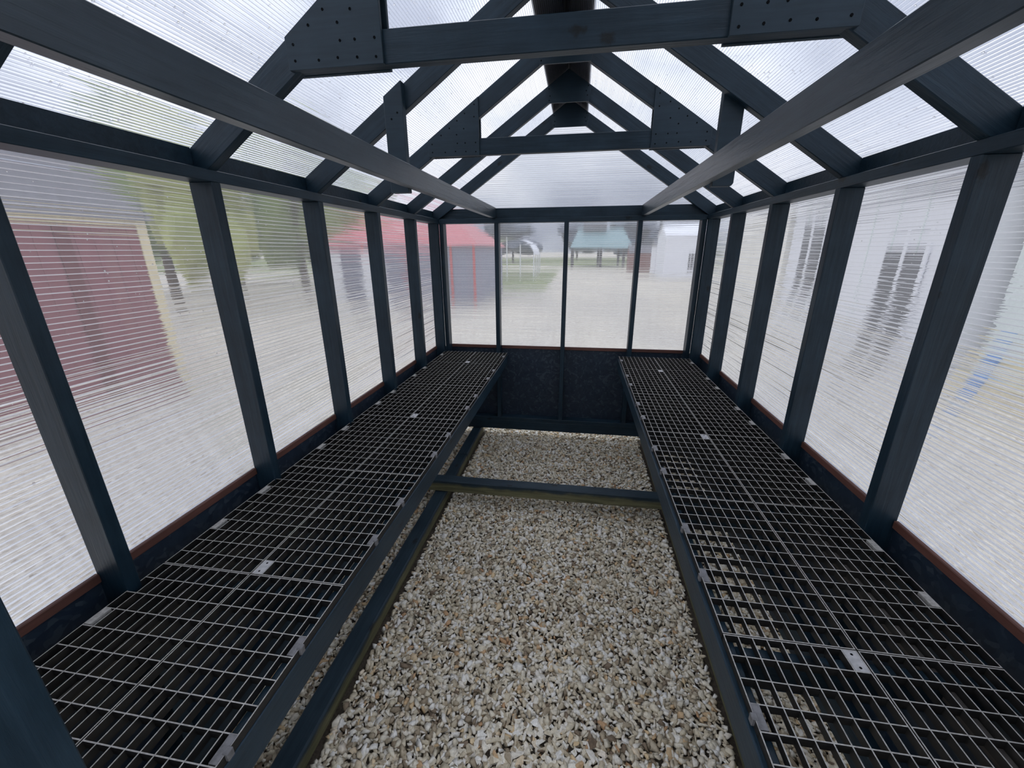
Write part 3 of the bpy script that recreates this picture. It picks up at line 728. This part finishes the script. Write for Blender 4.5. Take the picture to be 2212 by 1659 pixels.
# white hoop house
e = empty('hoop_house', 'white hooped polytunnel with open post sides standing in the distance behind the back wall', 'greenhouse', loc=(-190, 1080, ZG))
mb = MB(); nseg = 12
arc = [(-190-74*math.cos(math.pi*i/nseg), -10+44*math.sin(math.pi*i/nseg)) for i in range(nseg+1)]
for i in range(nseg):
    mb.quad((arc[i][0], 1000, arc[i][1]), (arc[i+1][0], 1000, arc[i+1][1]), (arc[i+1][0], 1180, arc[i+1][1]), (arc[i][0], 1180, arc[i][1]))
    mb.quad((arc[i][0], 1000, arc[i][1]-1.5), (arc[i][0], 1180, arc[i][1]-1.5), (arc[i+1][0], 1180, arc[i+1][1]-1.5), (arc[i+1][0], 1000, arc[i+1][1]-1.5))
mb.build('cover', M_WHITE, e)
for y in (1000, 1060, 1120, 1180):
    for x in (-264, -227, -190, -153, -116):
        if y > 1000 and x in (-227, -190, -153): continue
        mb = MB(); mb.tube((x, y, ZG), (x, y, -10 if abs(x+190) > 60 else (15 if x != -190 else 33)), 1.6, 1.6, 8); mb.build('post', M_WHITE, e)
# pavilion
e = empty('pavilion', 'open pavilion with teal metal roof, dark posts and grey cupola in the far background', 'pavilion', loc=(95, 1750, ZG))
mb = MB()
P_ = [(-34, 1690, 8), (228, 1690, 8), (228, 1960, 8), (-34, 1960, 8), (0, 1825, 92), (194, 1825, 92)]
mb.poly([P_[0], P_[1], P_[5], P_[4]]); mb.poly([P_[1], P_[2], P_[5]]); mb.poly([P_[2], P_[3], P_[4], P_[5]]); mb.poly([P_[3], P_[0], P_[4]]); mb.poly([P_[0], P_[3], P_[2], P_[1]])
mb.build('roof', M_TEAL, e)
for x in (-24, 97, 192, 216):
    for y in (1700, 1950):
        mb = MB(); mb.box(x-5, x+5, y-5, y+5, ZG, 8); mb.build('post', M_POST, e)
mb = MB(); mb.box(20, 120, 1790, 1860, 80, 118); mb.build('cupola', M_SHINGLE, e)
# white buildings and a brown shed at the right of the back view
e = empty('white_shed', 'small plain white shed in the distance through the right end of the back wall', 'shed', loc=(249, 1180, ZG))
mb = MB(); mb.box(226, 272, 1140, 1220, ZG, 12); mb.build('walls', M_WHITE, e)
mb = MB(); mb.poly([(222, 1136, 12), (276, 1136, 12), (276, 1180, 26), (222, 1180, 26)]); mb.poly([(222, 1180, 26), (276, 1180, 26), (276, 1224, 12), (222, 1224, 12)])
mb.poly([(222, 1136, 12), (222, 1180, 26), (222, 1224, 12)]); mb.poly([(276, 1136, 12), (276, 1224, 12), (276, 1180, 26)]); mb.poly([(222, 1136, 12), (222, 1224, 12), (276, 1224, 12), (276, 1136, 12)])
mb.build('roof', M_SHINGLE, e)
e, bd = gable_shed('white_barn', 'bright white barn with dark window grille behind the right end of the back wall', 'barn', (330, 1000), 0, 106, 120, 105, 30, M_WHITE, M_WHITE, eave=3)
bd('window', -46, -22, -0.8, 0, 20, 62, M_DARK)
for i in range(3): bd('window_bar', -42+i*8, -40.6+i*8, -1.2, -0.8, 20, 62, M_WHITE)
e, bd = gable_shed('brown_shed', 'low brown shed seen small between the pavilion and the white shed', 'shed', (245, 1330), 0, 70, 80, 62, 22, M_BRN, M_SHINGLE, eave=3)
# long white shed right beside the greenhouse on the right
def side_shed(name, label, cat, y0, y1, x, h, wallm, roofm):
    e = empty(name, label, cat, loc=(x+60, (y0+y1)/2, ZG))
    mb = MB(); mb.box(x, x+120, y0, y1, ZG, h); mb.build('walls', wallm, e)
    mb = MB()
    a, b = y0-4, y1+4
    mb.poly([(x-5, a, h-1), (x+60, a, h+32), (x+60, b, h+32), (x-5, b, h-1)]); mb.poly([(x+125, a, h-1), (x+125, b, h-1), (x+60, b, h+32), (x+60, a, h+32)])
    mb.poly([(x-5, a, h-1), (x+125, a, h-1), (x+60, a, h+32)]); mb.poly([(x-5, b, h-1), (x+60, b, h+32), (x+125, b, h-1)]); mb.poly([(x-5, a, h-1), (x-5, b, h-1), (x+125, b, h-1), (x+125, a, h-1)])
    mb.build('roof', roofm, e); return e
e = side_shed('white_shed', 'large white shed beyond the right panes with a dark door and a tall dark window', 'shed', 132, 362, 234, 44, M_WHITE, M_SHINGLE)
mb = MB(); mb.box(232.8, 234, 174, 212, ZG+3, -2); dr = mb.build('door', M_DARK, e)
for y in (172, 192, 212):
    mb = MB(); mb.box(232.2, 233.2, y-1.6, y+1.6, ZG+3, 0); mb.build('door_frame', M_WHITE, dr)
mb = MB(); mb.box(232.8, 234, 283, 338, -46, 22); wn = mb.build('window', M_DARK, e)
for y in (283, 296, 320, 338):
    mb = MB(); mb.box(232.2, 233.2, y-2, y+2, -46, 24); mb.build('window_frame', M_WHITE, wn)
for i in range(9):
    mb = MB(); mb.box(233.4, 234, 132+i*25.2, 133+i*25.2, ZG, 43); mb.build('siding_joint', M_PALE, e)
e = side_shed('white_shed', 'second white shed further along the right side, warmer white, beyond the door seam', 'shed', 370, 560, 232, 40, M_WARM, M_SHINGLE)
e = side_shed('green_shed', 'pale green shed nearest the right hand panes behind a stack of cream boards', 'shed', -60, 124, 244, 46, M_PALE, M_SHINGLE)
e = empty('board_stack', 'low stack of cream boards with a blue strap on the gravel outside the right panes', 'lumber stack', loc=(235, 70, ZG))
for i in range(4):
    mb = MB(); mb.box(229+i*0.6, 241, 10+i*2, 121-i, ZG+i*3.1, ZG+i*3.1+2.8); mb.build('board', M_TAN, e)
mb = MB(); mb.box(228.6, 241.4, 100, 108, ZG+0.2, ZG+12.7); mb.build('strap', M_BLUE, e)

# trees
def crown_mesh(seed, leaf_r=1.0):
    rd = random.Random(seed); bm = bmesh.new()
    for i in range(26):
        a = rd.uniform(0, 6.28); h = rd.uniform(-0.75, 0.8); rr = math.sqrt(max(0.05, 1-h*h))*rd.uniform(0.35, 0.8)
        r = rd.uniform(0.28, 0.46)
        m = Matrix.Translation((rr*math.cos(a), rr*math.sin(a), h)) @ Matrix.Rotation(rd.uniform(0, 3), 4, 'X')
        ret = bmesh.ops.create_icosphere(bm, subdivisions=2, radius=r, matrix=m)
        for v in ret['verts']:
            v.co += Vector((rd.uniform(-1, 1), rd.uniform(-1, 1), rd.uniform(-1, 1)))*0.07
    me = bpy.data.meshes.new('crown'); bm.to_mesh(me); bm.free(); return me
cms = []
for sd in range(3):
    for li in range(3):
        m_ = crown_mesh(sd) if li == 0 else cms[sd*3].copy(); m_.materials.clear(); m_.materials.append(M_LEAF[li]); cms.append(m_)
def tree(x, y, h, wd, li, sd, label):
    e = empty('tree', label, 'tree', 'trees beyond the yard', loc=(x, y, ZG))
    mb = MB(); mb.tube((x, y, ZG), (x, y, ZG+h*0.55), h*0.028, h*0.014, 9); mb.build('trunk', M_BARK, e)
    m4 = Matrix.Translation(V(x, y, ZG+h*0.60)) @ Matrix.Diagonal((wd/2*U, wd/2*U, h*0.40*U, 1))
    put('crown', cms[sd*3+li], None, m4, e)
TL_ = [(-430, 300, 230, 130, 1, 0, 'yellow green tree nearest behind the maroon shed corner'),
       (-640, 430, 280, 180, 0, 1, 'tall green tree showing above the maroon shed roof'),
       (-540, 620, 300, 190, 0, 2, 'tall green tree in the second left bay'),
       (-470, 780, 230, 160, 1, 1, 'yellowish tree left of the red roofed barn'),
       (-760, 700, 330, 240, 0, 0, 'broad green tree furthest left'),
       (-640, 980, 300, 220, 0, 2, 'green tree behind the red roofed barn'),
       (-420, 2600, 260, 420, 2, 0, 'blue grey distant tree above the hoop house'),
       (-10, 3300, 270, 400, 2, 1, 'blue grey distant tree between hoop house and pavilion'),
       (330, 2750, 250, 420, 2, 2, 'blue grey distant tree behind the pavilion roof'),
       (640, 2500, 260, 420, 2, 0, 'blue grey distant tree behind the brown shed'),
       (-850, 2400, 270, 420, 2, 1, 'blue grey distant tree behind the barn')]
for (x, y, h, wd, li, sd, lab) in TL_: tree(x, y, h, wd, li, sd, lab)
